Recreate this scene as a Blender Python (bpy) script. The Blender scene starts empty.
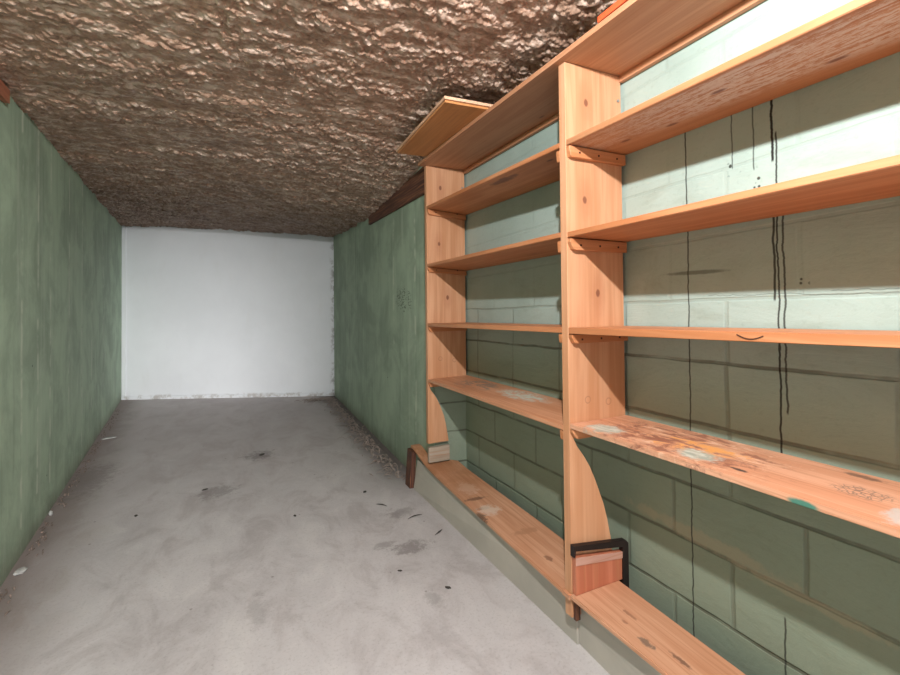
import bpy, bmesh, math, random
import numpy as np
from mathutils import Vector, noise as mnoise
random.seed(7)
rng = np.random.default_rng(11)
scene = bpy.context.scene
COL = scene.collection

# ------------------------------------------------------------------ camera
CAM_H = 1.25
FPX, CY = 446.40, 294.93
YAW, PITCH, ROLL = .4353, .0151, -.0093
cam_d = bpy.data.cameras.new('camera')
cam = bpy.data.objects.new('camera', cam_d)
COL.objects.link(cam)
F = Vector((math.sin(YAW)*math.cos(PITCH), math.cos(YAW)*math.cos(PITCH), math.sin(PITCH)))
R0 = Vector((math.cos(YAW), -math.sin(YAW), 0))
U0 = R0.cross(F)
RR = R0*math.cos(ROLL) + U0*math.sin(ROLL)
UU = U0*math.cos(ROLL) - R0*math.sin(ROLL)
from mathutils import Matrix
M = Matrix(((RR.x, UU.x, -F.x), (RR.y, UU.y, -F.y), (RR.z, UU.z, -F.z)))
cam.matrix_world = Matrix.Translation((0, 0, CAM_H)) @ M.to_4x4()
cam_d.sensor_width = 36.0
cam_d.lens = 36.0*FPX/900.0
cam_d.shift_y = (CY-337.5)/900.0
cam_d.clip_start = .02
scene.camera = cam

# ------------------------------------------------------------------ world, lights, exposure
W = bpy.data.worlds.new('world'); scene.world = W; W.use_nodes = True
W.node_tree.nodes['Background'].inputs[0].default_value = (.90, .97, 1.0, 1)
W.node_tree.nodes['Background'].inputs[1].default_value = 1.3

sun_d = bpy.data.lights.new('fill_sun', 'SUN')  # added soft fill for the far end; no daylight source is known
sun_d.energy = 3.6; sun_d.angle = math.radians(24); sun_d.color = (1.0, .985, .97)
sun = bpy.data.objects.new('fill_sun', sun_d); COL.objects.link(sun)
sun.rotation_euler = Vector((-.15, 1.0, -.12)).to_track_quat('-Z', 'Y').to_euler()

bulb_d = bpy.data.lights.new('ceiling_lamp', 'SPOT')
bulb_d.energy = 172; bulb_d.color = (1.0, .985, .965); bulb_d.spot_size = math.radians(165); bulb_d.spot_blend = .25; bulb_d.shadow_soft_size = .022
bulb = bpy.data.objects.new('ceiling_lamp', bulb_d); COL.objects.link(bulb)
bulb.location = (.163, .16, 2.17)
bulb.rotation_euler = Vector((.50, 1.0, -.42)).to_track_quat('-Z', 'Y').to_euler()

scene.view_settings.view_transform = 'Standard'
scene.view_settings.look = 'None'
scene.view_settings.gamma = 1.0
scene.view_settings.use_curve_mapping = False
scene.view_settings.exposure = 0.14

# ------------------------------------------------------------------ node helpers
class NB:
    def __init__(s, name):
        s.m = bpy.data.materials.new(name); s.m.use_nodes = True
        s.t = s.m.node_tree; s.n = s.t.nodes; s.l = s.t.links
        s.b = s.n['Principled BSDF']
        s.geo = s.n.new('ShaderNodeNewGeometry')
        s.P = s.geo.outputs['Position']
        sx = s.n.new('ShaderNodeSeparateXYZ'); s.l.new(s.P, sx.inputs[0])
        s.X, s.Y, s.Z = sx.outputs
    def _in(s, sock, v):
        if isinstance(v, (int, float)):
            if sock.type == 'RGBA': sock.default_value = (v, v, v, 1)
            elif sock.type == 'VECTOR': sock.default_value = (v, v, v)
            else: sock.default_value = v
        elif isinstance(v, (tuple, list)):
            sock.default_value = tuple(v)+(1,) if sock.type == 'RGBA' and len(v) == 3 else tuple(v)
        else: s.l.new(v, sock)
    def math(s, op, a, b=None, c=None, clamp=False):
        n = s.n.new('ShaderNodeMath'); n.operation = op; n.use_clamp = clamp
        s._in(n.inputs[0], a)
        if b is not None: s._in(n.inputs[1], b)
        if c is not None: s._in(n.inputs[2], c)
        return n.outputs[0]
    def add(s, a, b): return s.math('ADD', a, b)
    def sub(s, a, b): return s.math('SUBTRACT', a, b)
    def mul(s, a, b): return s.math('MULTIPLY', a, b)
    def ramp(s, v, lo, hi, a=0.0, b=1.0):
        n = s.n.new('ShaderNodeMapRange'); n.interpolation_type = 'SMOOTHSTEP'; n.clamp = True
        s._in(n.inputs[0], v); s._in(n.inputs[1], lo); s._in(n.inputs[2], hi)
        s._in(n.inputs[3], a); s._in(n.inputs[4], b)
        return n.outputs[0]
    def vec(s, x, y, z):
        n = s.n.new('ShaderNodeCombineXYZ')
        for i, v in enumerate((x, y, z)): s._in(n.inputs[i], v)
        return n.outputs[0]
    def vscale(s, v, sc, off=(0, 0, 0)):
        n = s.n.new('ShaderNodeMapping'); s.l.new(v, n.inputs[0])
        n.inputs['Scale'].default_value = sc; n.inputs['Location'].default_value = off
        return n.outputs[0]
    def noise(s, v, scale, detail=4, rough=.55, dist=0.0):
        n = s.n.new('ShaderNodeTexNoise'); s.l.new(v, n.inputs['Vector'])
        n.inputs['Scale'].default_value = scale; n.inputs['Detail'].default_value = detail
        n.inputs['Roughness'].default_value = rough; n.inputs['Distortion'].default_value = dist
        return n.outputs[0]
    def voro(s, v, scale, feat='F1', out=0, rnd=1.0):
        n = s.n.new('ShaderNodeTexVoronoi'); n.feature = feat; s.l.new(v, n.inputs['Vector'])
        n.inputs['Scale'].default_value = scale; n.inputs['Randomness'].default_value = rnd
        return n.outputs[out]
    def mix(s, f, a, b, mode='MIX'):
        n = s.n.new('ShaderNodeMix'); n.data_type = 'RGBA'; n.blend_type = mode
        s._in(n.inputs[0], f); s._in(n.inputs[6], a); s._in(n.inputs[7], b)
        return n.outputs[2]
    def bump(s, h, strength=.3, dist=.01, normal=None):
        n = s.n.new('ShaderNodeBump'); n.inputs['Strength'].default_value = strength
        n.inputs['Distance'].default_value = dist; s.l.new(h, n.inputs['Height'])
        if normal is not None: s.l.new(normal, n.inputs['Normal'])
        return n.outputs[0]
    def blob(s, a, b, ca, cb, ra, rb, jit=None, edge=.25):
        """soft-edged elliptical stain at (ca,cb) on coordinates a,b, its outline roughened by jit"""
        da = s.math('DIVIDE', s.sub(a, ca), ra); db = s.math('DIVIDE', s.sub(b, cb), rb)
        d = s.math('SQRT', s.add(s.mul(da, da), s.mul(db, db)))
        if jit is not None: d = s.add(d, jit)
        return s.ramp(d, 1.0-edge, 1.0+edge, 1.0, 0.0)
    def line(s, a, a0, half, b=None, b0=None, b1=None, wob=None):
        """thin line where coordinate a == a0, limited to b0..b1"""
        d = s.sub(a, a0)
        if wob is not None: d = s.add(d, wob)
        m = s.ramp(s.math('ABSOLUTE', d), half*.4, half, 1.0, 0.0)
        if b is not None:
            m = s.mul(m, s.mul(s.ramp(b, b0, b0+.01), s.ramp(b, b1-.01, b1, 1.0, 0.0)))
        return m
    def maxi(s, *a):
        r = a[0]
        for q in a[1:]: r = s.math('MAXIMUM', r, q)
        return r
    def out(s, col, rough=.7, normal=None, spec=.5):
        s._in(s.b.inputs['Base Color'], col); s._in(s.b.inputs['Roughness'], rough)
        s.b.inputs['Specular IOR Level'].default_value = spec
        if normal is not None: s.l.new(normal, s.b.inputs['Normal'])
        return s.m

# ------------------------------------------------------------------ materials
def wood(name, axis, light=(.58, .26, .125), dark=(.44, .16, .062), knots=True, stains=None, streak=.45, rough=.5):
    """softwood plank, grain along the given axis; stains(nb, colour) may add marks of its own"""
    s = NB(name)
    oi = s.n.new('ShaderNodeObjectInfo')
    rnd = s.mul(oi.outputs['Random'], 9.0)
    va = s.n.new('ShaderNodeVectorMath'); va.operation = 'ADD'
    s.l.new(s.P, va.inputs[0]); s.l.new(s.vec(rnd, rnd, rnd), va.inputs[1])
    P = va.outputs[0]
    g = {'x': (1.2, 22, 22), 'y': (22, 1.2, 22), 'z': (22, 22, 1.2)}[axis]
    g2 = {'x': (3, 120, 120), 'y': (120, 3, 120), 'z': (120, 120, 3)}[axis]
    kn = {'x': (2.2, 6, 6), 'y': (6, 2.2, 6), 'z': (7, 7, 3.0)}[axis]
    n1 = s.noise(s.vscale(P, g), 1.0, 3, .5, 1.2)
    n2 = s.noise(s.vscale(P, g2), 1.0, 2, .6, .3)
    n3 = s.noise(P, 2.2, 2, .5)
    f = s.add(s.mul(s.ramp(n1, .36, .62), .65), s.mul(s.ramp(n3, .3, .7), .35))
    col = s.mix(f, light, dark)
    col = s.mix(s.ramp(n2, .48, .68, 0, streak), col, (.42, .17, .075))
    h = n2
    if knots:
        kv = s.vscale(P, kn)
        kd = s.voro(kv, 1.0, 'F1', 0)
        kc = s.n.new('ShaderNodeSeparateColor'); s.l.new(s.voro(kv, 1.0, 'F1', 1), kc.inputs[0])
        sel = s.ramp(kc.outputs[0], .55, .56)
        ring = s.mul(s.ramp(kd, .06, .20, 1, 0), sel)
        core = s.mul(s.ramp(kd, .03, .07, 1, 0), sel)
        col = s.mix(s.mul(ring, .45), col, (.42, .17, .08))
        col = s.mix(s.mul(core, .85), col, (.13, .05, .028))
    rg = rough
    nrm = s.bump(h, .12, .002)
    if stains: col, nrm = stains(s, col, nrm)
    return s.out(col, rg, nrm, .35)

def stains_D(s, col, nrm):
    jit = s.mul(s.sub(s.noise(s.P, 26, 6, .75), .5), 2.6)
    up = s.ramp(s.Z, .80, .815)     # worn top face of the plank
    fl = s.noise(s.vscale(s.P, (17, 6.5, 10)), 1.0, 6, .62, 2.2)
    peel = s.blob(s.X, s.Y, 1.19, .95, .15, .24, jit, .3)
    col = s.mix(s.mul(peel, s.ramp(fl, .50, .60, 0, .8)), col, (.26, .095, .06))
    col = s.mix(s.mul(peel, s.ramp(fl, .40, .44, 1, 0)), col, (.74, .47, .32))
    org = s.blob(s.X, s.Y, 1.19, .90, .06, .12, jit, .25)
    col = s.mix(s.mul(org, s.ramp(fl, .52, .46)), col, (.78, .36, .11))
    for cx, cy, ra, rb in ((1.12, 1.16, .045, .06), (1.135, .835, .04, .055)):
        m = s.blob(s.X, s.Y, cx, cy, ra, rb, jit, .35)
        col = s.mix(s.mul(m, .85), col, s.mix(s.ramp(fl, .4, .6), (.30, .38, .33), (.62, .66, .58)))
    net = s.blob(s.X, s.Y, 1.20, .50, .035, .05, s.mul(jit, .4), .25)
    col = s.mix(s.mul(net, s.ramp(s.voro(s.P, 80, 'DISTANCE_TO_EDGE', 0), .05, .13, .7, 0)), col, (.14, .10, .08))
    m = s.blob(s.X, s.Y, 1.115, .705, .010, .022, jit, .3)
    col = s.mix(m, col, (.10, .06, .05))
    m = s.blob(s.X, s.Y, 1.31, .55, .012, .035, jit, .3)
    col = s.mix(m, col, (.25, .13, .08))
    drip = s.blob(s.Y, s.Z, .545, .818, .028, .009, s.mul(jit, .35), .3)
    drip = s.mul(drip, s.ramp(s.X, 1.068, 1.072, 1, 0))
    col = s.mix(drip, col, (.07, .20, .15))
    m = s.blob(s.X, s.Y, 1.13, .40, .05, .035, jit, .3)
    col = s.mix(s.mul(m, .7), col, (.50, .52, .50))
    nrm = s.bump(s.mul(peel, fl), .6, .006, nrm)
    return col, nrm

def stains_DL(s, col, nrm):
    jit = s.mul(s.sub(s.noise(s.P, 18, 5, .7), .5), 1.4)
    fl = s.noise(s.vscale(s.P, (26, 12, 10)), 1.0, 5, .7, 1.2)
    a = s.blob(s.X, s.Y, 1.25, 1.86, .07, .17, jit, .35)
    col = s.mix(s.mul(a, s.ramp(fl, .6, .45)), col, (.60, .62, .54))
    b = s.blob(s.X, s.Y, 1.22, 2.26, .10, .16, jit, .4)
    col = s.mix(s.mul(b, s.ramp(fl, .47, .55)), col, (.30, .22, .17))
    return col, nrm

def stains_up(s, col, nrm):
    j = s.mul(s.sub(s.noise(s.P, 25, 4, .7), .5), .9)
    for x, z in ((1.160, 1.985), (1.148, 1.622), (1.205, 1.277)):
        col = s.mix(s.mul(s.blob(s.X, s.Z, x, z, .030, .075, j, .6), .30), col, (.42, .16, .08))
        col = s.mix(s.mul(s.blob(s.X, s.Z, x, z, .009, .014, j, .3), .85), col, (.20, .07, .04))
    # worn ring marks low on the panel
    for x, z in ((1.15, .885), (1.25, .870)):
        d = s.math('SQRT', s.add(s.math('POWER', s.sub(s.X, x), 2.0), s.math('POWER', s.sub(s.Z, z), 2.0)))
        col = s.mix(s.mul(s.line(s.add(d, s.mul(j, .004)), .012, .003), .5), col, (.34, .15, .09))
    return col, nrm

def stains_A(s, col, nrm):
    fl = s.noise(s.vscale(s.P, (55, 5, 5)), 1.0, 6, .75, .8)
    fine = s.noise(s.vscale(s.P, (140, 45, 40)), 1.0, 4, .8)
    c = s.add(1.12, s.mul(s.sub(1.25, s.Y), .06))
    d = s.math('ABSOLUTE', s.sub(s.X, c))
    band = s.mul(s.ramp(d, .06, .14, 1, 0), s.mul(s.ramp(s.Y, .6, 1.3, 1, .35), s.ramp(s.X, 1.07, 1.085)))
    m = s.mul(band, s.ramp(s.add(s.mul(fl, .55), s.mul(fine, .45)), .44, .54))
    col = s.mix(s.mul(m, .85), col, (.66, .56, .50))
    for x, y in ((1.155, .77), (1.25, .55), (1.24, .98), (1.22, 1.15)):
        k = s.blob(s.X, s.Y, x, y, .008, .020, None, .5)
        col = s.mix(s.mul(k, .85), col, (.16, .05, .03))
    return col, s.bump(fine, .3, .003, nrm)

def stains_AL(s, col, nrm):
    jit = s.mul(s.sub(s.noise(s.P, 30, 5, .7), .5), 1.6)
    k = s.blob(s.X, s.Y, 1.12, 1.80, .022, .11, jit, .3)
    col = s.mix(s.mul(k, .8), col, (.16, .07, .05))
    return col, nrm

def stains_bench(s, col, nrm):
    jit = s.mul(s.sub(s.noise(s.P, 32, 5, .75), .5), 3.2)
    for x, y, ra, rb, c in ((1.164, 1.11, .006, .028, (.30, .13, .07)), (1.124, 1.093, .006, .012, (.32, .14, .08)),
                            (1.113, 1.004, .012, .024, (.13, .10, .08)), (1.148, .911, .007, .028, (.14, .07, .05)),
                            (1.119, 2.115, .055, .016, (.12, .06, .04)), (1.10, 2.00, .03, .014, (.18, .09, .06)),
                            (1.12, 1.97, .05, .05, (.72, .60, .50)), (1.15, 2.25, .05, .07, (.74, .50, .38)),
                            (1.13, 1.5, .012, .02, (.22, .09, .05)), (1.17, 1.72, .06, .02, (.45, .22, .12)),
                            (1.055, 1.93, .02, .04, (.07, .04, .03))):
        col = s.mix(s.mul(s.blob(s.X, s.Y, x, y, ra, rb, jit, .35), .75), col, c)
    # browner over the far half, broken up by noise
    far = s.mul(s.ramp(s.Y, 1.9, 2.5), s.ramp(s.noise(s.P, 9, 4, .6), .35, .6, .4, 1))
    col = s.mix(s.mul(far, .55), col, (.36, .15, .055))
    return col, nrm

MAT = {}
MAT['wood_y'] = wood('pine_along', 'y')
MAT['wood_z'] = wood('pine_upright', 'z', light=(.66, .36, .21), dark=(.55, .26, .13), knots=False, stains=stains_up, streak=.22)
MAT['wood_x'] = wood('pine_across', 'x', light=(.62, .275, .13), dark=(.50, .19, .075), knots=False)
MAT['wood_D'] = wood('pine_worn_peeling', 'y', light=(.68, .37, .235), dark=(.57, .255, .14), stains=stains_D)
MAT['wood_DL'] = wood('pine_worn_patchy', 'y', light=(.66, .35, .21), dark=(.53, .235, .12), stains=stains_DL)
MAT['wood_A'] = wood('pine_whitewashed', 'y', light=(.50, .24, .12), dark=(.40, .165, .072), stains=stains_A)
MAT['wood_AL'] = wood('pine_scorched', 'y', stains=stains_AL)
MAT['wood_bench'] = wood('pine_bench', 'y', light=(.66, .37, .235), dark=(.54, .26, .145), knots=False, stains=stains_bench)
MAT['wood_top'] = wood('pine_top_board', 'y', light=(.56, .29, .165), dark=(.46, .215, .115))
MAT['wood_dark'] = wood('dark_stained_wood', 'z', light=(.10, .038, .025), dark=(.045, .016, .012), knots=False)
MAT['wood_red'] = wood('reddish_wood', 'z', light=(.60, .22, .13), dark=(.46, .14, .075), knots=False)
MAT['wood_pale'] = wood('greyed_wood', 'x', light=(.50, .43, .35), dark=(.34, .27, .21), knots=False)
MAT['wood_brown'] = wood('old_brown_plank', 'y', light=(.145, .062, .040), dark=(.075, .030, .021), knots=False, rough=.7)
MAT['hardboard'] = wood('orange_hardboard', 'y', light=(.60, .27, .10), dark=(.50, .21, .07), knots=False)
MAT['wood_light'] = wood('pale_plank', 'y', light=(.78, .52, .36), dark=(.68, .42, .27), knots=False)

def simple(name, c, rough=.6, metal=0.0, bumpy=0.0):
    s = NB(name)
    n = s.noise(s.P, 30, 4, .6)
    col = s.mix(s.ramp(n, .3, .7, 0, .35), c, tuple(v*.6 for v in c))
    s.b.inputs['Metallic'].default_value = metal
    return s.out(col, rough, s.bump(n, bumpy, .003) if bumpy else None)
MAT['black_metal'] = simple('blackened_steel', (.022, .013, .012), .5, 0.3)
MAT['nail'] = simple('rusty_nail', (.08, .03, .02), .6, .3)
MAT['red_paint'] = simple('red_orange_paint', (.78, .11, .035), .5)
MAT['chip_dark'] = simple('dark_grit', (.05, .042, .036), .9)
MAT['paint_flake'] = simple('pale_paint_flake', (.42, .42, .40), .9)
MAT['twig'] = simple('dusty_litter', (.34, .28, .25), .95)

def mat_kick():
    s = NB('grey_green_painted_board')
    n = s.noise(s.P, 3, 4, .6); g = s.noise(s.vscale(s.P, (40, 2, 40)), 1.0, 3, .6)
    col = s.mix(s.ramp(n, .3, .7), (.52, .48, .42), (.44, .41, .36))
    col = s.mix(s.ramp(g, .55, .75, 0, .3), col, (.26, .25, .21))
    return s.out(col, .65, s.bump(g, .1, .002))
MAT['kick'] = mat_kick()

def mat_green(name, base, seams, scuff=None, streak=(.52, .59, .48)):
    s = NB(name)
    st = s.noise(s.vscale(s.P, (14, 14, .9)), 1.0, 5, .62, .5)
    fine = s.noise(s.vscale(s.P, (60, 60, 5)), 1.0, 3, .6)
    big = s.noise(s.P, 2.2, 5, .65, .4)
    col = s.mix(s.ramp(big, .38, .62), base, tuple(v*.72 for v in base))
    col = s.mix(s.ramp(st, .52, .78, 0, .55), col, streak)
    col = s.mix(s.ramp(st, .48, .28, 0, .5), col, tuple(v*.55 for v in base))
    col = s.mix(s.ramp(fine, .62, .8, 0, .3), col, (.33, .40, .30))
    for y, z0, z1 in seams:
        wob = s.mul(s.sub(s.noise(s.vscale(s.P, (1, 1, 3)), 1.5, 2), .5), .03)
        brk = s.ramp(s.noise(s.vscale(s.P, (3, 3, 4)), 2.0, 3), .42, .6)
        col = s.mix(s.mul(s.mul(s.line(s.Y, y, .022, s.Z, z0, z1, wob), brk), .8), col, (.56, .62, .50))
    if scuff:
        j = s.mul(s.sub(s.noise(s.P, 12, 6, .75), .5), 3.0)
        sc = s.mul(s.blob(s.Y, s.Z, scuff[0], scuff[1], .16, .09, j, .3), s.ramp(s.noise(s.vscale(s.P, (30, 30, 90)), 1.0, 4, .7), .52, .58))
        col = s.mix(s.mul(sc, .8), col, (.10, .12, .09))
    # browner band along the foot of the wall, its edge uneven
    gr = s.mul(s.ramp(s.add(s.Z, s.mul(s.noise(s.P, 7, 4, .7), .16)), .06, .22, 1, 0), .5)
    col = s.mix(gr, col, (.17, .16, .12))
    spk = s.mul(s.ramp(s.voro(s.P, 4.0, 'F1', 0), .022, .032, 1, 0), .8)
    col = s.mix(spk, col, (.04, .045, .035))
    return s.out(col, .7, s.bump(s.add(st, fine), .12, .004), .3)
MAT['green_left'] = mat_green('green_painted_plywood', (.41, .53, .385),
    [(2.95, 0, 2.3), (3.24, .2, 2.3), (3.514, 0, 2.3), (4.03, .3, 2.3), (4.5, 0, 2.3), (4.95, 0, 2.3), (5.6, 0, 2.3)])
MAT['green_right'] = mat_green('green_painted_wall', (.41, .52, .39), [(3.0, .3, 2.0), (3.5, .9, 2.0)], scuff=(3.25, 1.27))

def mat_block():
    s = NB('painted_concrete_block')
    wob = s.mul(s.sub(s.noise(s.P, 3.0, 3, .6), .5), .02)
    # courses ~0.2 m high: joints at the heights seen through the shelves
    zz = s.sub(s.Z, s.mul(s.sub(1.3, s.Y), .030))
    joints = [.04, .236, .440, .628, .838, 1.038, 1.235, 1.44, 1.64, 1.84, 2.04]
    hj = None; vj = None
    for i, z in enumerate(joints):
        l = s.line(zz, z, .0075, wob=wob)
        hj = l if hj is None else s.maxi(hj, l)
        # staggered head joints every 0.4 m
        off = .084 if i % 2 else .284
        if z == .838: off = .09
        fr = s.math('ABSOLUTE', s.sub(s.math('FRACT', s.math('DIVIDE', s.add(s.add(s.Y, wob), 10.0-off+.2), .4)), .5))
        vl = s.ramp(fr, .008, .024, 1, 0)
        nz = joints[i+1] if i+1 < len(joints) else 2.3
        band = s.mul(s.ramp(zz, z, z+.004), s.ramp(zz, nz-.004, nz, 1, 0))
        v = s.mul(vl, band)
        vj = v if vj is None else s.maxi(vj, v)
    rough = s.noise(s.vscale(s.P, (8, 3, 9)), 1.0, 6, .7, .7)
    fine = s.noise(s.P, 60, 4, .7)
    big = s.noise(s.P, 2.0, 3, .6)
    pale = s.ramp(s.add(s.Z, s.mul(s.sub(big, .5), .10)), .72, 1.08)     # paler higher up
    col = s.mix(pale, s.mix(s.ramp(big, .35, .65), (.25, .30, .225), (.275, .325, .25)),
                s.mix(s.ramp(big, .35, .65), (.375, .475, .44), (.32, .415, .38)))
    # bluish lower coat near the floor
    low = s.mul(s.ramp(s.add(s.Z, s.mul(s.sub(rough, .5), .25)), .26, .50, 1, 0), .8)
    col = s.mix(low, col, (.235, .285, .22))
    col = s.mix(s.ramp(rough, .50, .72, 0, .28), col, (.19, .21, .155))
    col = s.mix(s.ramp(fine, .52, .75, 0, .16), col, (.15, .17, .125))
    jn = s.ramp(s.noise(s.P, 5, 3, .6), .30, .55, .25, 1)
    jf = s.mul(jn, s.ramp(s.Z, 1.05, 1.3, 1, .10))
    col = s.mix(s.mul(s.mul(hj, jf), .70), col, (.085, .085, .060))
    col = s.mix(s.mul(s.mul(vj, jf), .38), col, (.095, .095, .068))
    # plaster rubbed bare along one joint
    pj = s.mul(s.sub(s.noise(s.P, 16, 5, .7), .5), 2.4)
    pl = s.maxi(s.blob(s.Y, s.Z, 1.00, .475, .26, .022, pj, .4), s.blob(s.Y, s.Z, .70, .455, .22, .014, pj, .4))
    col = s.mix(s.mul(pl, .55), col, (.42, .36, .25))
    # cracks and tar runs
    w1 = s.mul(s.sub(s.noise(s.vscale(s.P, (1, 1, 5)), 1.0, 4, .7), .5), .022)
    w2 = s.mul(s.sub(s.noise(s.vscale(s.P, (1, 1, 9)), 1.2, 5, .6), .5), .022)
    d = s.maxi(s.mul(s.line(s.Y, 1.014, .0035, s.Z, .12, 1.82, w1), .85),
               s.mul(s.line(s.Y, .747, .0048, s.Z, 1.63, 1.82, w2), 1.0),
               s.mul(s.line(s.Y, .737, .0035, s.Z, 1.10, 1.72, w2), .9),
               s.mul(s.line(s.Y, .748, .0045, s.Z, 1.24, 1.50, w1), .9),
               s.mul(s.line(s.Y, .722, .0038, s.Z, .93, 1.50, w2), .85),
               s.mul(s.line(s.Y, .738, .0038, s.Z, .79, 1.15, w1), .95),
               s.mul(s.line(s.Y, .858, .0028, s.Z, 1.64, 1.82, w1), .7),
               s.mul(s.line(s.Y, .796, .003, s.Z, 1.62, 1.82, w1), .7),
               s.mul(s.line(s.Y, .737, .0035, s.Z, .12, .38, w1), .8))
    sp = s.ramp(s.voro(s.P, 55, 'F1', 0), .2, .34, 1, 0)
    reg = s.maxi(s.blob(s.Y, s.Z, .86, 1.645, .03, .02, None, .3), s.blob(s.Y, s.Z, .79, 1.585, .012, .04, None, .3),
                 s.blob(s.Y, s.Z, .675, 1.29, .012, .035, None, .3))
    col = s.mix(s.maxi(d, s.mul(s.mul(sp, reg), .9)), col, (.016, .015, .013))
    for a0, b0, b1, zc_ in ((.15, .45, .95, 1.262), (.1, .30, .62, 1.272)):
        wz = s.mul(s.sub(s.noise(s.vscale(s.P, (1, 7, 1)), 1.0, 4, .7), .5), .03)
        col = s.mix(s.mul(s.line(s.Z, zc_, .0022, s.Y, b0, b1, wz), .4), col, (.05, .05, .04))
    scar = s.blob(s.Y, s.Z, .99, 1.338, .10, .006, s.mul(pj, .6), .4)
    col = s.mix(s.mul(scar, .6), col, (.06, .065, .045))
    h = s.sub(s.add(s.mul(rough, .6), s.mul(fine, .12)), s.mul(s.mul(s.maxi(hj, s.mul(vj, .6)), s.ramp(s.Z, 1.05, 1.35, 1, .3)), .55))
    return s.out(col, .62, s.bump(h, .6, .012), .35)
MAT['block'] = mat_block()

def mat_far():
    s = NB('grey_white_paint')
    n = s.noise(s.P, 1.3, 5, .6); f = s.noise(s.vscale(s.P, (6, 6, 2)), 1.0, 5, .6)
    col = s.mix(s.ramp(n, .3, .7), (.82, .84, .88), (.77, .79, .83))
    col = s.mix(s.ramp(f, .55, .8, 0, .25), col, (.70, .70, .70))
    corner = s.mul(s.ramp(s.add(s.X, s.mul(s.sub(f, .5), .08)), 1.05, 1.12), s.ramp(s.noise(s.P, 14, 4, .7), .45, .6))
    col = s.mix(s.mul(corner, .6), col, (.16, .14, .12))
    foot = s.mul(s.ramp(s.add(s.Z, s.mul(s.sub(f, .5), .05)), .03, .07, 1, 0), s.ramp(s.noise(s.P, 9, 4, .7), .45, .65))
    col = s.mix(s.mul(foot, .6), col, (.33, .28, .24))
    return s.out(col, .75, s.bump(f, .15, .004), .3)
MAT['far'] = mat_far()

def mat_floor():
    s = NB('dusty_concrete')
    big = s.noise(s.vscale(s.P, (1.0, .8, 1)), 1.3, 5, .62, .8)
    mid = s.noise(s.vscale(s.P, (1, .6, 1)), 5.0, 6, .68, .6)
    fine = s.noise(s.P, 90, 4, .7)
    base = s.mix(s.ramp(big, .3, .7), (.55, .53, .535), (.46, .44, .445))
    col = s.mix(s.ramp(mid, .46, .66, 0, .48), base, (.325, .29, .29))
    col = s.mix(s.ramp(mid, .46, .33, 0, .6), col, (.58, .56, .555))
    col = s.mix(s.ramp(fine, .5, .7, 0, .35), col, (.27, .25, .24))
    # far half tinted, its tone raised to stand in for light there
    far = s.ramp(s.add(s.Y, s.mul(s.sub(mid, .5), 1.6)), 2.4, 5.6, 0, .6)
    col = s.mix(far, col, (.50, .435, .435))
    # dirt drifted along the two side walls
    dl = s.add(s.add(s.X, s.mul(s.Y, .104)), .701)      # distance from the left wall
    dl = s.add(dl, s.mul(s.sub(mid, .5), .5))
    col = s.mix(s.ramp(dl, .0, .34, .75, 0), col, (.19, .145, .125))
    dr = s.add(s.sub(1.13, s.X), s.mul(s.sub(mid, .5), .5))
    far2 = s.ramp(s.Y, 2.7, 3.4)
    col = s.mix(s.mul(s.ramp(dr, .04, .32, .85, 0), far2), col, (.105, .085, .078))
    jit = s.mul(s.sub(s.noise(s.P, 20, 6, .8), .5), 5.0)
    for x, y, ra, rb, a in ((.77, 2.17, .09, .05, .55), (-.16, 3.37, .10, .09, .45), (.13, 4.02, .10, .10, .55),
                            (.73, 1.75, .03, .05, .30), (.05, 2.0, .03, .10, .25), (-1.0, 4.0, .12, .3, .4),
                            (.66, 2.25, .05, .03, .4), (.85, 2.55, .08, .05, .4)):
        col = s.mix(s.mul(s.blob(s.X, s.Y, x, y, ra, rb, jit, .5), a), col, (.14, .12, .115))
    spk = s.mul(s.ramp(s.voro(s.P, 7.0, 'F1', 0), .03, .055, 1, 0), .55)
    col = s.mix(spk, col, (.14, .12, .11))
    return s.out(col, s.ramp(mid, .3, .7, .62, .85), s.bump(s.add(s.mul(mid, .8), s.mul(fine, .25)), .22, .006), .35)
MAT['floor'] = mat_floor()

def mat_ceiling():
    s = NB('brown_sprayed_foam')
    n = s.noise(s.P, 1.6, 4, .6); m = s.noise(s.vscale(s.P, (10, 26, 20)), 1.0, 5, .65)
    f = s.noise(s.P, 110, 3, .7)
    col = s.mix(s.ramp(n, .3, .7), (.44, .28, .20), (.34, .215, .155))
    col = s.mix(s.ramp(m, .48, .62, 0, .6), col, (.80, .64, .54))
    col = s.mix(s.ramp(m, .47, .34, 0, .65), col, (.18, .10, .066))
    # far end multiplied darker in the colour, standing in for lamp falloff
    far = s.ramp(s.add(s.Y, s.mul(s.sub(n, .5), 1.4)), 3.0, 6.4, 0, .8)
    col = s.mix(far, col, (.52, .46, .44), 'MULTIPLY')
    kn = s.voro(s.P, 62, 'SMOOTH_F1', 0)
    b1 = s.bump(s.sub(1.0, kn), .9, .009)
    return s.out(col, .50, s.bump(f, .5, .003, b1), .5)
MAT['ceiling'] = mat_ceiling()

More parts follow.
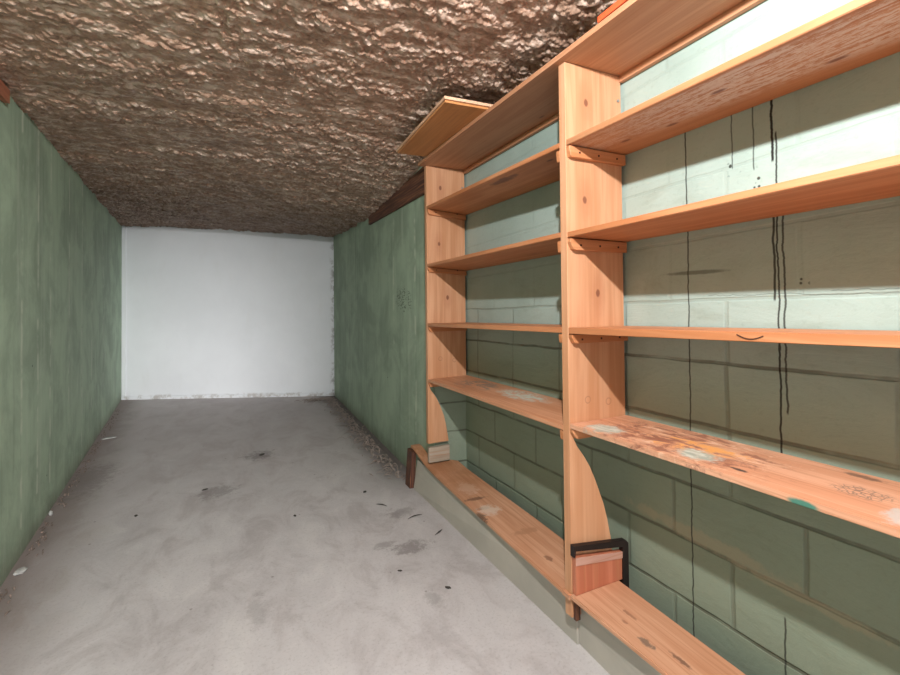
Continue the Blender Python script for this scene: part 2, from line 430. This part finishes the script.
# ------------------------------------------------------------------ geometry helpers
def props(o, label=None, cat=None, group=None, kind=None):
    if label: o['label'] = label
    if cat: o['category'] = cat
    if group: o['group'] = group
    if kind: o['kind'] = kind
    return o
def link_mesh(name, bm, mat, parent=None, smooth=False):
    bmesh.ops.recalc_face_normals(bm, faces=bm.faces[:])
    xs = [v.co for v in bm.verts]
    c = sum(xs, Vector())/len(xs)
    zmin = min(v.z for v in xs)
    org = Vector((c.x, c.y, zmin)) if parent is None else c
    for v in bm.verts: v.co -= org
    me = bpy.data.meshes.new(name); bm.to_mesh(me); bm.free()
    me.materials.append(mat)
    if smooth:
        for p in me.polygons: p.use_smooth = True
    o = bpy.data.objects.new(name, me); COL.objects.link(o)
    if parent is not None:
        pw = Vector(parent.get('_w', (0, 0, 0)))
        o.parent = parent; o.location = org - pw
        o['_w'] = tuple(org)
    else:
        o.location = org; o['_w'] = tuple(org)
    return o
def thing(name, loc, label, cat, group=None):
    o = bpy.data.objects.new(name, None); COL.objects.link(o); o.location = loc; o['_w'] = tuple(loc)
    o.empty_display_size = .1
    return props(o, label, cat, group)
def hexa(bm, b, t, bev=.0015):
    """box from four bottom corners and four top corners (same winding)"""
    vs = [bm.verts.new(p) for p in list(b)+list(t)]
    fs = [(3, 2, 1, 0), (4, 5, 6, 7)] + [(i, (i+1) % 4, (i+1) % 4+4, i+4) for i in range(4)]
    faces = [bm.faces.new([vs[i] for i in f]) for f in fs]
    if bev:
        bmesh.ops.recalc_face_normals(bm, faces=faces)
        eds = list({e for f in faces for e in f.edges})
        bmesh.ops.bevel(bm, geom=eds, offset=bev, segments=2, affect='EDGES', profile=.6)
def box(bm, x0, x1, y0, y1, z0, z1, bev=.0015):
    c = [(x0, y0), (x1, y0), (x1, y1), (x0, y1)]
    hexa(bm, [(a, b, z0) for a, b in c], [(a, b, z1) for a, b in c], bev)
def prism_y(bm, poly, y0, y1, bev=.0015):
    """polygon of (x, z) extruded from y0 to y1"""
    a = [bm.verts.new((x, y0, z)) for x, z in poly]; b = [bm.verts.new((x, y1, z)) for x, z in poly]
    n = len(poly)
    fs = [bm.faces.new(a), bm.faces.new(b[::-1])] + [bm.faces.new((a[i], b[i], b[(i+1) % n], a[(i+1) % n])) for i in range(n)]
    bmesh.ops.recalc_face_normals(bm, faces=fs)
    if bev:
        eds = list({e for f in fs[:2] for e in f.edges})
        bmesh.ops.bevel(bm, geom=eds, offset=bev, segments=1, affect='EDGES')
def prism_x(bm, poly, x0f, x1f, bev=.0015):
    """polygon of (y, z) extruded in x; x0f/x1f give x for each y"""
    a = [bm.verts.new((x0f(y), y, z)) for y, z in poly]; b = [bm.verts.new((x1f(y), y, z)) for y, z in poly]
    n = len(poly)
    fs = [bm.faces.new(a), bm.faces.new(b[::-1])] + [bm.faces.new((a[i], b[i], b[(i+1) % n], a[(i+1) % n])) for i in range(n)]
    bmesh.ops.recalc_face_normals(bm, faces=fs)
    if bev:
        eds = list({e for f in fs[:2] for e in f.edges})
        bmesh.ops.bevel(bm, geom=eds, offset=bev, segments=1, affect='EDGES')

# ------------------------------------------------------------------ the shell
XW, XB = 1.12, 1.348          # face of the right wall beyond the shelves, back wall of the recess
YR = 2.668                    # where the recess ends
Y0 = -1.3                     # shell left open behind the viewer, letting the added fill in
def left_x(y): return -.701 - .104*y
FL = (-1.447, 7.17); FR = (1.12, 6.12)      # far corners
def lerp(a, b, t): return a+(b-a)*t
def ceil_z(x, y):
    L = np.interp(y, [Y0, .6, 1.4, 2.69, 7.2], [2.33, 2.31, 2.25, 2.235, 2.300])
    Rr = np.interp(y, [Y0, .6, 1.4, 2.55, 3.2, 4.2, 6.15, 7.2], [2.33, 2.31, 2.25, 2.215, 2.13, 2.072, 2.150, 2.17])
    t = np.clip((x - (-.701-.104*y))/(1.12+.701+.104*y), 0, 1)
    t2 = t**1.6
    return L*(1-t2)+Rr*t2

bm = bmesh.new(); hexa(bm, [(-2.0, Y0, -.08), (1.6, Y0, -.08), (1.6, 7.6, -.08), (-2.0, 7.6, -.08)],
                       [(-2.0, Y0, 0), (1.6, Y0, 0), (1.6, 7.6, 0), (-2.0, 7.6, 0)], 0)
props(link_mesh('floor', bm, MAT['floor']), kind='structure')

bm = bmesh.new()
a, b = (left_x(Y0), Y0), (left_x(7.3), 7.3)
hexa(bm, [(a[0]-.1, a[1], 0), (a[0], a[1], 0), (b[0], b[1], 0), (b[0]-.1, b[1], 0)],
     [(a[0]-.1, a[1], 2.42), (a[0], a[1], 2.42), (b[0], b[1], 2.42), (b[0]-.1, b[1], 2.42)], 0)
props(link_mesh('wall_left', bm, MAT['green_left']), kind='structure')

bm = bmesh.new()      # right wall beyond the shelves, with its return into the recess
hexa(bm, [(XW, YR, 0), (XW+.34, YR, 0), (XW+.34, 6.6, 0), (XW, 6.6, 0)],
     [(XW, YR, 2.42), (XW+.34, YR, 2.42), (XW+.34, 6.6, 2.42), (XW, 6.6, 2.42)], 0)
props(link_mesh('wall_right', bm, MAT['green_right']), kind='structure')

bm = bmesh.new()
hexa(bm, [(XB, Y0, 0), (XB+.11, Y0, 0), (XB+.11, YR, 0), (XB, YR, 0)],
     [(XB, Y0, 2.42), (XB+.11, Y0, 2.42), (XB+.11, YR, 2.42), (XB, YR, 2.42)], 0)
props(link_mesh('wall_recess', bm, MAT['block']), kind='structure')

bm = bmesh.new()      # block pier that closes the recess at its far end
box(bm, XW+.002, XB, YR-.006, YR, 0, 2.42, 0)
props(link_mesh('trim_1', bm, MAT['block']), kind='structure')

d = Vector((FR[0]-FL[0], FR[1]-FL[1], 0)).normalized(); nrm = Vector((-d.y, d.x, 0))
p0 = Vector((FL[0], FL[1], 0))-d*.2; p1 = Vector((FR[0], FR[1], 0))+d*.1
bm = bmesh.new()
q = [p0, p1, p1+nrm*.1, p0+nrm*.1]
hexa(bm, q, [v+Vector((0, 0, 2.42)) for v in q], 0)
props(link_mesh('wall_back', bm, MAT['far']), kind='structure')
pa = Vector((FL[0], FL[1], 0))+d*.01; pb = Vector((FR[0], FR[1], 0))-d*.01
bm = bmesh.new()
q = [pa-nrm*.02, pb-nrm*.02, pb, pa]
hexa(bm, q, [v+Vector((0, 0, .045)) for v in q], .006)
props(link_mesh('baseboard_back', bm, MAT['far']), kind='structure')
for i, (pc, dd) in enumerate(((pa, 1), (pb, -1))):
    bm = bmesh.new()
    q = [pc-nrm*.012, pc+d*dd*.05-nrm*.012, pc+d*dd*.05, pc]
    zt = 2.30 if i == 0 else 2.16
    hexa(bm, [v+Vector((0, 0, .046)) for v in q], [v+Vector((0, 0, zt)) for v in q], .003)
    props(link_mesh('trim_%d' % (i+2), bm, MAT['far']), kind='structure')

# sprayed foam ceiling: real relief, finer near the viewer
def vnoise(px, py, sx, sy, seed):
    r = np.random.default_rng(seed).random((256, 256))
    u = px/sx+100; v = py/sy+100
    i = np.floor(u).astype(int); j = np.floor(v).astype(int); fu = u-i; fv = v-j
    fu = fu*fu*(3-2*fu); fv = fv*fv*(3-2*fv)
    g = lambda a, b: r[a % 256, b % 256]
    return (g(i, j)*(1-fu)+g(i+1, j)*fu)*(1-fv)+(g(i, j+1)*(1-fu)+g(i+1, j+1)*fu)*fv
def blobs(px, py, cell, seed, ax=1.0):
    r = np.random.default_rng(seed); jx = r.random((256, 256)); jy = r.random((256, 256)); sz = .45+.55*r.random((256, 256))
    u = px/(cell*ax)+60; v = py/cell+60
    i = np.floor(u).astype(int); j = np.floor(v).astype(int)
    best = np.zeros_like(px)
    for di in (-1, 0, 1):
        for dj in (-1, 0, 1):
            a = (i+di) % 256; b = (j+dj) % 256
            dx = u-(i+di+jx[a, b]); dy = v-(j+dj+jy[a, b])
            s_ = sz[a, b]
            h = np.sqrt(np.clip(s_*s_-(dx*dx+dy*dy), 0, None))
            best = np.maximum(best, h)
    return best
xs_ = np.arange(-1.62, 1.46, .0068)
ys_l = [Y0]
while ys_l[-1] < 7.35:
    y = ys_l[-1]
    ys_l.append(y + (.03 if y < .55 else .0068+max(0, y-1.6)*.0013))
ys_ = np.array(ys_l)
GX, GY = np.meshgrid(xs_, ys_, indexing='ij')
wx = (vnoise(GX, GY, .12, .10, 1)-.5)*.06; wy = (vnoise(GX, GY, .14, .12, 2)-.5)*.06
# passes of foam run across the hall
sy_ = GY + GX*.10
swell = vnoise(GX, sy_+wy, .60, .16, 3)*.6+vnoise(GX, sy_+wy, .25, .07, 4)*.4
dens = np.clip((vnoise(GX+wx, sy_, .30, .11, 5)*.6+vnoise(GX, GY, .09, .05, 6)*.4-.34)*4.0, 0.05, 1)
h = swell*.013
h += blobs(GX+wx, GY+wy, .024, 7, 1.2)*.0175*(.45+.55*dens)
h += blobs(GX+wx*.5, GY+wy*.5, .0145, 8, 1.1)*.0120*(.55+.45*dens)
h += (vnoise(GX, GY, .012, .011, 9)-.5)*.003
# a seam dragged across the foam
seam_y = np.interp(GX, [0.0, .31, .62, .88, 1.1], [1.72, 1.75, 1.81, 1.845, 1.87]) + (vnoise(GX, GY*0, .05, 1, 12)-.5)*.02
sm = np.exp(-((GY-seam_y)/.007)**2)*np.clip((GX-.05)*6, 0, 1)*np.clip((1.05-GX)*6, 0, 1)
h -= sm*.028
h *= np.interp(GY, [2.5, 5.0], [1.0, 1.6])
GZ = ceil_z(GX, GY) + .024 - h
GZ = np.where((GX > .78) & (GY < 2.62), np.maximum(GZ, 2.186), GZ)
nx, ny = GX.shape
co = np.stack([GX, GY, GZ], -1).reshape(-1, 3)
idx = np.arange(nx*ny).reshape(nx, ny)
quad = np.stack([idx[:-1, :-1], idx[:-1, 1:], idx[1:, 1:], idx[1:, :-1]], -1).reshape(-1, 4)
# slab top so that the ceiling has thickness
me = bpy.data.meshes.new('ceiling')
top = np.array([[xs_[0], ys_[0], 2.5], [xs_[0], ys_[-1], 2.5], [xs_[-1], ys_[-1], 2.5], [xs_[-1], ys_[0], 2.5]])
nv = len(co)
allco = np.vstack([co, top])
me.vertices.add(len(allco)); me.vertices.foreach_set('co', allco.ravel())
nf = len(quad)+1
allq = np.vstack([quad, [[nv, nv+3, nv+2, nv+1]]])
me.loops.add(nf*4); me.loops.foreach_set('vertex_index', allq.ravel())
me.polygons.add(nf); me.polygons.foreach_set('loop_start', np.arange(nf)*4)
me.polygons.foreach_set('loop_total', np.full(nf, 4))
me.polygons.foreach_set('use_smooth', np.ones(nf, bool))
me.update(); me.validate()
me.materials.append(MAT['ceiling'])
o = bpy.data.objects.new('ceiling', me); COL.objects.link(o); props(o, kind='structure')

# ------------------------------------------------------------------ shelving unit
XS = 1.063                    # front edge of the boards
Y1, Y2F, Y2N = 2.628, 1.316, 1.280
Y3F, Y3N = -.02, -.056
ZT = 2.118
unit = thing('shelving_unit', (1.2, 1.3, 0), 'tall two-bay pine shelving unit standing against the green block wall', 'shelving unit')

curve = [(1.255, .347), (1.237, .429), (1.220, .490), (1.200, .540), (1.179, .592), (1.154, .643), (1.128, .683), (1.099, .720), (1.082, .752), (1.074, .785)]
bk = XB-.013
def upright(y0, y1, z0, zj):
    poly = [(XS, z0)]
    if z0 < .3: poly += [(1.262, z0), (1.262, .25)]
    poly += [(x, z) for x, z in curve if z > z0-.001]
    poly += [(1.074, zj), (bk, zj), (bk, ZT), (XS, ZT)]
    bm = bmesh.new(); prism_y(bm, poly, y0, y1, .0015)
    return link_mesh('upright', bm, MAT['wood_z'], unit)
curveL = [(1.203, .353), (1.196, .40), (1.186, .46), (1.172, .52), (1.144, .59), (1.120, .638), (1.100, .668), (1.083, .690), (1.074, .715)]
def upright_left():
    poly = [(XS, .353)]+curveL+[(1.072, .76), (bk, .76), (bk, ZT), (XS, ZT)]
    bm = bmesh.new(); prism_y(bm, poly, Y1, Y1+.034, .0015)
    return link_mesh('upright', bm, MAT['wood_z'], unit)
uL = upright_left()
uM = upright(Y2N, Y2F, .118, .80)
uR = upright(Y3N, Y3F, 0.0, .80)

def shelf(yfar, ynear, zff, zfn, zbf, zbn, th, mat, label=None, xf=XS):
    """underside heights: front-far, front-near, back-far, back-near"""
    b = [(xf, ynear, zfn), (XB-.008, ynear, zbn), (XB-.008, yfar, zbf), (xf, yfar, zff)]
    bm = bmesh.new()
    n = 10
    # subdivided along y with a slight sag / bow and splintery waver on the front edge
    rows = []
    for i in range(n+1):
        t = i/n; y = lerp(ynear, yfar, t)
        w = (mnoise.noise(Vector((y*3.1, zff*9, 0)))*.0018) if 0 < i < n else 0
        rows.append([(xf+w, y, lerp(zfn, zff, t)), (XB-.008, y, lerp(zbn, zbf, t)),
                     (XB-.008, y, lerp(zbn, zbf, t)+th), (xf+w, y, lerp(zfn, zff, t)+th)])
    vv = [[bm.verts.new(p) for p in r] for r in rows]
    for i in range(n):
        for k in range(4):
            bm.faces.new((vv[i][k], vv[i][(k+1) % 4], vv[i+1][(k+1) % 4], vv[i+1][k]))
    bm.faces.new(vv[0]); bm.faces.new(vv[-1][::-1])
    bmesh.ops.recalc_face_normals(bm, faces=bm.faces[:])
    eds = [e for e in bm.edges if len(e.link_faces) == 2 and e.calc_face_angle(0) > .8]
    bmesh.ops.bevel(bm, geom=eds, offset=.0016, segments=2, affect='EDGES')
    o = link_mesh('shelf_board', bm, mat, unit)
    if label: o['label'] = label
    return o
g = .0015
sh = {}
sh['RA'] = shelf(Y2N-g, Y3F+g, 1.812, 1.796, 1.808, 1.798, .020, MAT['wood_A'], 'highest shelf of the near bay, underside streaked with rough white')
sh['RB'] = shelf(Y2N-g, Y3F+g, 1.478, 1.490, 1.473, 1.481, .019, MAT['wood_y'])
sh['RC'] = shelf(Y2N-g, Y3F+g, 1.130, 1.172, 1.128, 1.168, .023, MAT['wood_y'])
sh['RD'] = shelf(Y2N-g, Y3F+g, .791, .832, .790, .834, .018, MAT['wood_D'], 'shelf with peeling brown and pale green stains')
sh['LA'] = shelf(Y1-g, Y2F+g, 1.840, 1.815, 1.820, 1.806, .019, MAT['wood_AL'])
sh['LB'] = shelf(Y1-g, Y2F+g, 1.471, 1.483, 1.452, 1.470, .019, MAT['wood_y'])
sh['LC'] = shelf(Y1-g, Y2F+g, 1.094, 1.131, 1.092, 1.128, .021, MAT['wood_y'])
sh['LD'] = shelf(Y1-g, Y2F+g, .744, .775, .748, .783, .018, MAT['wood_DL'], 'worn shelf with a pale patch')

def cleat(up, y0, y1, ztop, h, cut, nails=None, skew=0.0):
    """batten under a shelf, its front end cut at a slant"""
    zt_ = ztop-.0006
    poly = [(XS+.001, zt_), (XS+.001, zt_-h*.30), (XS+.001+cut*.25, zt_-h+.004), (XS+.001+cut*.5, zt_-h), (bk, zt_-h-skew), (bk, zt_-skew-.002)]
    bm = bmesh.new(); prism_y(bm, poly, y0, y1, .0015)
    o = link_mesh('cleat', bm, MAT['wood_x'], unit)
    if nails:
        for x in nails:
            bm = bmesh.new()
            m = Matrix.Translation((x, y0-.0004, zt_-h*.55)) @ Matrix.Rotation(math.pi/2, 4, 'X')
            bmesh.ops.create_cone(bm, cap_ends=True, segments=10, radius1=.0042, radius2=.0036, depth=.003, matrix=m)
            link_mesh('nail_head', bm, MAT['nail'], o)
    return o
for key, hh, cut in (('A', .040, .02), ('B', .041, .05), ('C', .032, .04), ('D', .034, .05)):
    zr = {'A': 1.808, 'B': 1.473, 'C': 1.128, 'D': .789}[key]
    zl2 = {'A': 1.806, 'B': 1.470, 'C': 1.127, 'D': .773}[key]
    zl1 = {'A': 1.838, 'B': 1.469, 'C': 1.091, 'D': .742}[key]
    cleat(uM, Y2N-.020, Y2N, zr, hh, cut, nails=(1.11, 1.20, 1.29) if key != 'D' else None)
    if key != 'D' or True:
        cleat(uM, Y2F, Y2F+.020, zl2, hh, .008)
    cleat(uL, Y1-.018, Y1, zl1, .030 if key != 'A' else .034, .03, skew=.018 if key in 'AB' else 0, nails=(1.12, 1.27) if key in 'AB' else None)

# long board across the tops of the uprights, a ledger strip beneath its back edge
bm = bmesh.new()
pts = [(1.052, Y3N, ZT+.001), (XB-.004, Y3N, ZT+.001), (XB-.004, YR-.008, ZT+.001), (1.018, YR-.008, ZT+.001)]
hexa(bm, pts, [(x, y, z+.020) for x, y, z in pts], .0015)
props(link_mesh('top_board', bm, MAT['wood_top'], unit))
for y0, y1 in ((Y3F+.001, Y2N-.001), (Y2F+.001, Y1-.001)):
    bm = bmesh.new(); box(bm, 1.326, XB-.004, y0, y1, 2.094, ZT)
    link_mesh('ledger_strip', bm, MAT['wood_top'], unit)
# splintered curl on the near bay's middle shelf
bm = bmesh.new()
ring = []
for i in range(9):
    t = i/8; y = .675-.06*t; z = 1.166-.009*math.sin(t*math.pi)
    ring.append([bm.verts.new((XS-.0015, y, z-.0012)), bm.verts.new((XS+.0005, y, z-.0012)), bm.verts.new((XS+.0005, y, z+.0012)), bm.verts.new((XS-.0015, y, z+.0012))])
for i in range(8):
    for k in range(4): bm.faces.new((ring[i][k], ring[i][(k+1) % 4], ring[i+1][(k+1) % 4], ring[i+1][k]))
bm.faces.new(ring[0]); bm.faces.new(ring[-1][::-1])
link_mesh('splinter', bm, MAT['nail'], sh['RC'])
# small bolt heads high on the middle and far uprights
for (x, y, z) in ((1.318, Y2N-.002, 2.02), (1.318, Y1-.002, 2.0)):
    bm = bmesh.new()
    m = Matrix.Translation((x, y, z)) @ Matrix.Rotation(math.pi/2, 4, 'X')
    bmesh.ops.create_cone(bm, cap_ends=True, segments=6, radius1=.006, radius2=.006, depth=.005, matrix=m)
    link_mesh('bolt_head', bm, simple('zinc_bolt', (.45, .47, .47), .4, .8), uM if y < 2 else uL)

# ------------------------------------------------------------------ low ledge along the foot of the shelves
bench = thing('low_bench', (1.16, 1.4, 0), 'low pine ledge with grey-green front panels running along the foot of the shelving', 'bench')
def bx(y): return float(np.interp(y, [0, .9, 1.3, 2.6, 2.95], [1.085, 1.073, 1.052, 1.056, 1.050]))
def bxb(y): return float(np.interp(y, [0, .8, 1.25, 1.6, 2.76], [1.27, 1.27, 1.272, 1.285, 1.275]))
prof = [(2.93, .262), (2.88, .262), (2.82, .250), (2.74, .232), (2.64, .212), (2.50, .203), (2.2, .201), (1.8, .200), (1.3175, .200)]
# left bay board: its far end sweeps up; it stops against the recess pier at the back, the front lip runs on past it
bm = bmesh.new()
def strip(bm, prof, x0f, x1f, th):
    rows = [[bm.verts.new((x0f(y), y, z-th)), bm.verts.new((x1f(y), y, z-th)), bm.verts.new((x1f(y), y, z)), bm.verts.new((x0f(y), y, z))] for y, z in prof]
    for i in range(len(rows)-1):
        for k in range(4): bm.faces.new((rows[i][k], rows[i][(k+1) % 4], rows[i+1][(k+1) % 4], rows[i+1][k]))
    bm.faces.new(rows[0]); bm.faces.new(rows[-1][::-1])
    bmesh.ops.recalc_face_normals(bm, faces=bm.faces[:])
    bmesh.ops.bevel(bm, geom=[e for e in bm.edges if len(e.link_faces) == 2 and e.calc_face_angle(0) > .8], offset=.003, segments=2, affect='EDGES')
strip(bm, prof, bx, lambda y: bxb(y) if y < 2.65 else XW-.002, .017)
box(bm, 1.050, 1.0622, 1.2785, 1.3172, .184, .201, .001)
link_mesh('seat_board', bm, MAT['wood_bench'], bench)
bm = bmesh.new()
strip(bm, [(1.278, .205), (.9, .205), (.4, .205), (0, .205), (-.4, .205)], bx, bxb, .017)
link_mesh('seat_board', bm, MAT['wood_bench'], bench)
bm = bmesh.new()
hexa(bm, [(1.100, 1.297, 0), (1.118, 1.297, 0), (1.060, 2.84, 0), (1.038, 2.84, 0)],
     [(1.092, 1.297, .182), (1.110, 1.297, .182), (1.086, 2.84, .188), (1.068, 2.84, .188)], .001)
link_mesh('front_panel', bm, MAT['kick'], bench)
bm = bmesh.new()
hexa(bm, [(1.107, -.4, 0), (1.125, -.4, 0), (1.128, 1.296, 0), (1.110, 1.296, 0)],
     [(1.107, -.4, .187), (1.125, -.4, .187), (1.120, 1.296, .187), (1.102, 1.296, .187)], .001)
link_mesh('front_panel', bm, MAT['kick'], bench)
bm = bmesh.new()     # dark foot under the swept-up far end
hexa(bm, [(1.012, 2.846, 0), (1.050, 2.846, 0), (1.050, 2.935, 0), (1.012, 2.935, 0)],
     [(1.030, 2.846, .238), (1.062, 2.846, .238), (1.062, 2.935, .243), (1.030, 2.935, .243)], .002)
link_mesh('end_post', bm, MAT['wood_dark'], bench)['label'] = 'dark reddish brown end post'
bm = bmesh.new()     # twin posts between the front panels
box(bm, 1.070, 1.090, 1.266, 1.2795, .112, .182, .001)
link_mesh('foot_post', bm, MAT['wood_dark'], bench)
bm = bmesh.new(); box(bm, 1.068, 1.21, 2.630, 2.655, .232, .326, .001)
link_mesh('back_cleat', bm, MAT['wood_pale'], bench)['label'] = 'greyed cross piece below the far upright'

# reddish block and black strap standing on the ledge at the middle upright
blk = thing('wooden_block', (1.17, 1.245, .206), 'reddish wooden block standing on the low ledge against the middle upright', 'block')
bm = bmesh.new(); hexa(bm, [(1.066, 1.260, .206), (1.286, 1.260, .206), (1.286, 1.2785, .206), (1.066, 1.2785, .206)],
                       [(1.066, 1.260, .340), (1.286, 1.260, .310), (1.286, 1.2785, .310), (1.066, 1.2785, .340)], .002)
link_mesh('block_body', bm, MAT['wood_red'], blk)
bm = bmesh.new(); hexa(bm, [(1.066, 1.257, .312), (1.286, 1.257, .286), (1.286, 1.2596, .286), (1.066, 1.2596, .312)],
                       [(1.066, 1.257, .340), (1.286, 1.257, .310), (1.286, 1.2596, .310), (1.066, 1.2596, .340)], .0005)
link_mesh('pale_band', bm, wood('pinkish_bare_edge', 'x', light=(.58, .34, .27), dark=(.48, .26, .20), knots=False), blk)['label'] = 'paler band along its top'
bm = bmesh.new()
prism_y(bm, [(1.058, .342), (1.0645, .342), (1.068, .362), (1.2885, .326), (1.2885, .19), (1.318, .145), (1.318, .335), (1.305, .348), (1.058, .382)], 1.258, 1.2785, .001)
props(link_mesh('metal_strap', bm, MAT['black_metal']), 'black bent strap behind the reddish block at the middle upright', 'strap')

# ------------------------------------------------------------------ loose boards under the ceiling
bm = bmesh.new()
z = ZT+.0225
P4 = [(.822, 1.80), (1.20, 1.785), (1.20, 2.52), (.846, 2.54)]
hexa(bm, [(x, y, z) for x, y in P4], [(x, y, z+.010) for x, y in P4], .001)
props(link_mesh('hardboard_sheet', bm, MAT['hardboard']), 'hardboard sheet jutting over the far end of the top board under a pale plank', 'board')
bm = bmesh.new()
z += .011
P4 = [(.815, 1.79), (1.20, 1.775), (1.20, 2.53), (.840, 2.555)]
hexa(bm, [(x, y, z) for x, y in P4], [(x, y, z+.013) for x, y in P4], .001)
props(link_mesh('loose_plank', bm, MAT['wood_light']), 'pale plank lying on the orange hardboard sheet just below the ceiling', 'plank')
bm = bmesh.new()
z = ZT+.0225
hexa(bm, [(1.022, -.05, z), (1.20, -.05, z), (1.20, 1.085, z), (1.036, 1.085, z)],
     [(1.022, -.05, z+.020), (1.20, -.05, z+.020), (1.20, 1.085, z+.020), (1.036, 1.085, z+.020)], .001)
props(link_mesh('painted_board', bm, MAT['red_paint']), 'bright red-orange board lying on the top board near the ceiling', 'board')

# ------------------------------------------------------------------ battens at the wall tops
bm = bmesh.new()
hexa(bm, [(XW-.022, 2.72, 1.975), (XW-.001, 2.72, 1.975), (XW-.001, 4.20, 1.995), (XW-.022, 4.20, 1.995)],
     [(XW-.022, 2.72, 2.16), (XW-.001, 2.72, 2.16), (XW-.001, 4.20, 2.085), (XW-.022, 4.20, 2.085)], .0015)
props(link_mesh('wall_plank', bm, MAT['wood_brown']), 'dark brown plank fixed along the top of the right green wall', 'plank')
bm = bmesh.new()
def lx(y, o): return left_x(y)+o
hexa(bm, [(lx(1.6, .001), 1.6, 2.11), (lx(1.6, .024), 1.6, 2.11), (lx(2.66, .024), 2.66, 2.165), (lx(2.66, .001), 2.66, 2.165)],
     [(lx(1.6, .001), 1.6, 2.225), (lx(1.6, .024), 1.6, 2.225), (lx(2.66, .024), 2.66, 2.225), (lx(2.66, .001), 2.66, 2.225)], .0015)
props(link_mesh('wall_batten', bm, wood('red_brown_batten', 'y', light=(.42, .15, .08), dark=(.28, .09, .05), knots=False)),
      'red-brown batten end at the top of the left green wall', 'batten')

# ------------------------------------------------------------------ litter on the floor
def shred(bm, x, y, L, ang, r, lift=.0):
    n = 5; rows = []
    bend = random.uniform(-.8, .8)
    a = ang; px, py = x, y
    for i in range(n):
        t = i/(n-1); w = r*(1-.75*abs(2*t-1))
        zc_ = r*.5+.0006+lift*math.sin(t*math.pi)
        dx, dy = -math.sin(a), math.cos(a)
        rows.append([bm.verts.new((px+dx*w, py+dy*w, zc_)), bm.verts.new((px, py, zc_+w*.5)), bm.verts.new((px-dx*w, py-dy*w, zc_)), bm.verts.new((px, py, max(.0003, zc_-w*.4)))])
        a += bend/n; px += math.cos(a)*L/n; py += math.sin(a)*L/n
    for i in range(n-1):
        for k in range(4): bm.faces.new((rows[i][k], rows[i][(k+1) % 4], rows[i+1][(k+1) % 4], rows[i+1][k]))
    bm.faces.new(rows[0]); bm.faces.new(rows[-1][::-1])
bm = bmesh.new()
for i in range(520):
    y = 3.02+3.0*random.random()**.9
    x = XW-.008-abs(random.gauss(0, .065))
    if x < XW-.25 or x > XW-.012: continue
    L = random.uniform(.03, .11); shred(bm, x-.04, y, L, random.uniform(0, 6.28)*.5+.9, random.uniform(.003, .010), random.uniform(0, .022))
for i in range(60):
    shred(bm, XW-.05-abs(random.gauss(0, .16)), 5.95-abs(random.gauss(0, .06)), .11, random.uniform(2.6, 3.6), .009, .02)
props(link_mesh('litter_strip', bm, MAT['twig']), 'grey-brown twiggy litter gathered along the foot of the right green wall', 'litter', kind='stuff')
bm = bmesh.new()
for i in range(260):
    y = 2.3+4.2*random.random()
    x = left_x(y)+.022+abs(random.gauss(0, .028))
    if any(abs(y-q) < .09 for q in (2.76, 3.43, 5.15)): continue
    shred(bm, x, y, random.uniform(.012, .05), random.choice((1.6, -1.5))+random.uniform(-.3, .3), random.uniform(.002, .006), random.uniform(0, .010))
props(link_mesh('litter_strip', bm, simple('brown_grit', (.20, .15, .125), .95)), 'thin brown litter along the foot of the left green wall', 'litter', kind='stuff')

def chip(x, y, r, mat, name, label, cat, group=None, tall=.5, ex=1.0, rot=0.0):
    bm = bmesh.new(); bmesh.ops.create_icosphere(bm, subdivisions=2, radius=1.0)
    sd = random.uniform(0, 50)
    for v in bm.verts:
        k = 1+.45*mnoise.noise(v.co*1.7+Vector((sd, 0, 0)))
        p = v.co*k
        px, py = p.x*r*ex, p.y*r
        v.co = Vector((x+px*math.cos(rot)-py*math.sin(rot), y+px*math.sin(rot)+py*math.cos(rot), p.z*r*tall))
    zm = min(v.co.z for v in bm.verts)
    for v in bm.verts: v.co.z -= zm
    return props(link_mesh(name, bm, mat), label, cat, group)
G = 'dark chips scattered on the concrete floor'
for (x, y, r, where) in ((.144, 4.015, .022, 'largest dark chip, in the smudge in the middle of the hall floor'),
                  (-.231, 3.437, .016, 'dark chip on a smudge left of the middle of the hall floor'),
                  (-.573, 3.199, .012, 'small dark chip nearest the left green wall'),
                  (.73, 2.929, .014, 'dark chip on the floor ahead of the end post of the low ledge'),
                  (.662, 2.003, .009, 'round black chip on the pale floor just below the grey smudge'),
                  (.811, 1.793, .011, 'dark chip on the floor closest to the low ledge'),
                  (.277, 2.783, .010, 'small chip alone in the middle of the pale floor')):
    chip(x, y, r*.72, MAT['chip_dark'], 'floor_chip', where, 'chip', G, .3, 1.7, random.uniform(0, 3))
chip(left_x(3.43)+.022, 3.43, .013, MAT['paint_flake'], 'paint_flake', 'pale paint flake leaning at the foot of the left green wall', 'paint flake', 'pale flakes by the left wall', 1.2, .7)
chip(left_x(2.76)+.045, 2.76, .020, MAT['paint_flake'], 'paint_flake', 'crumbled whitish flake at the left edge, nearest the viewer along the left wall', 'paint flake', 'pale flakes by the left wall', .5, 1.5, 1.2)
chip(left_x(5.15)+.10, 5.15, .026, MAT['paint_flake'], 'paint_flake', 'thin pale flake beside the far part of the left green wall', 'paint flake', 'pale flakes by the left wall', .25, 2.0, .3)
# curled shavings in front of the low ledge
for (x, y, L, a, where) in ((.80, 2.66, .10, 2.2, 'dark curled shaving on the floor, nearest the end post of the ledge'),
                   (.86, 2.45, .12, .5, 'thin dark shaving between two others in front of the low ledge'),
                   (.93, 2.22, .09, .2, 'straight dark shaving lying against the front panel of the low ledge')):
    bm = bmesh.new(); shred(bm, x, y, L, a, .006, .004)
    props(link_mesh('wood_shaving', bm, MAT['chip_dark']), where, 'shaving', 'dark shavings before the low ledge')

for o in COL.objects:
    if '_w' in o.keys(): del o['_w']
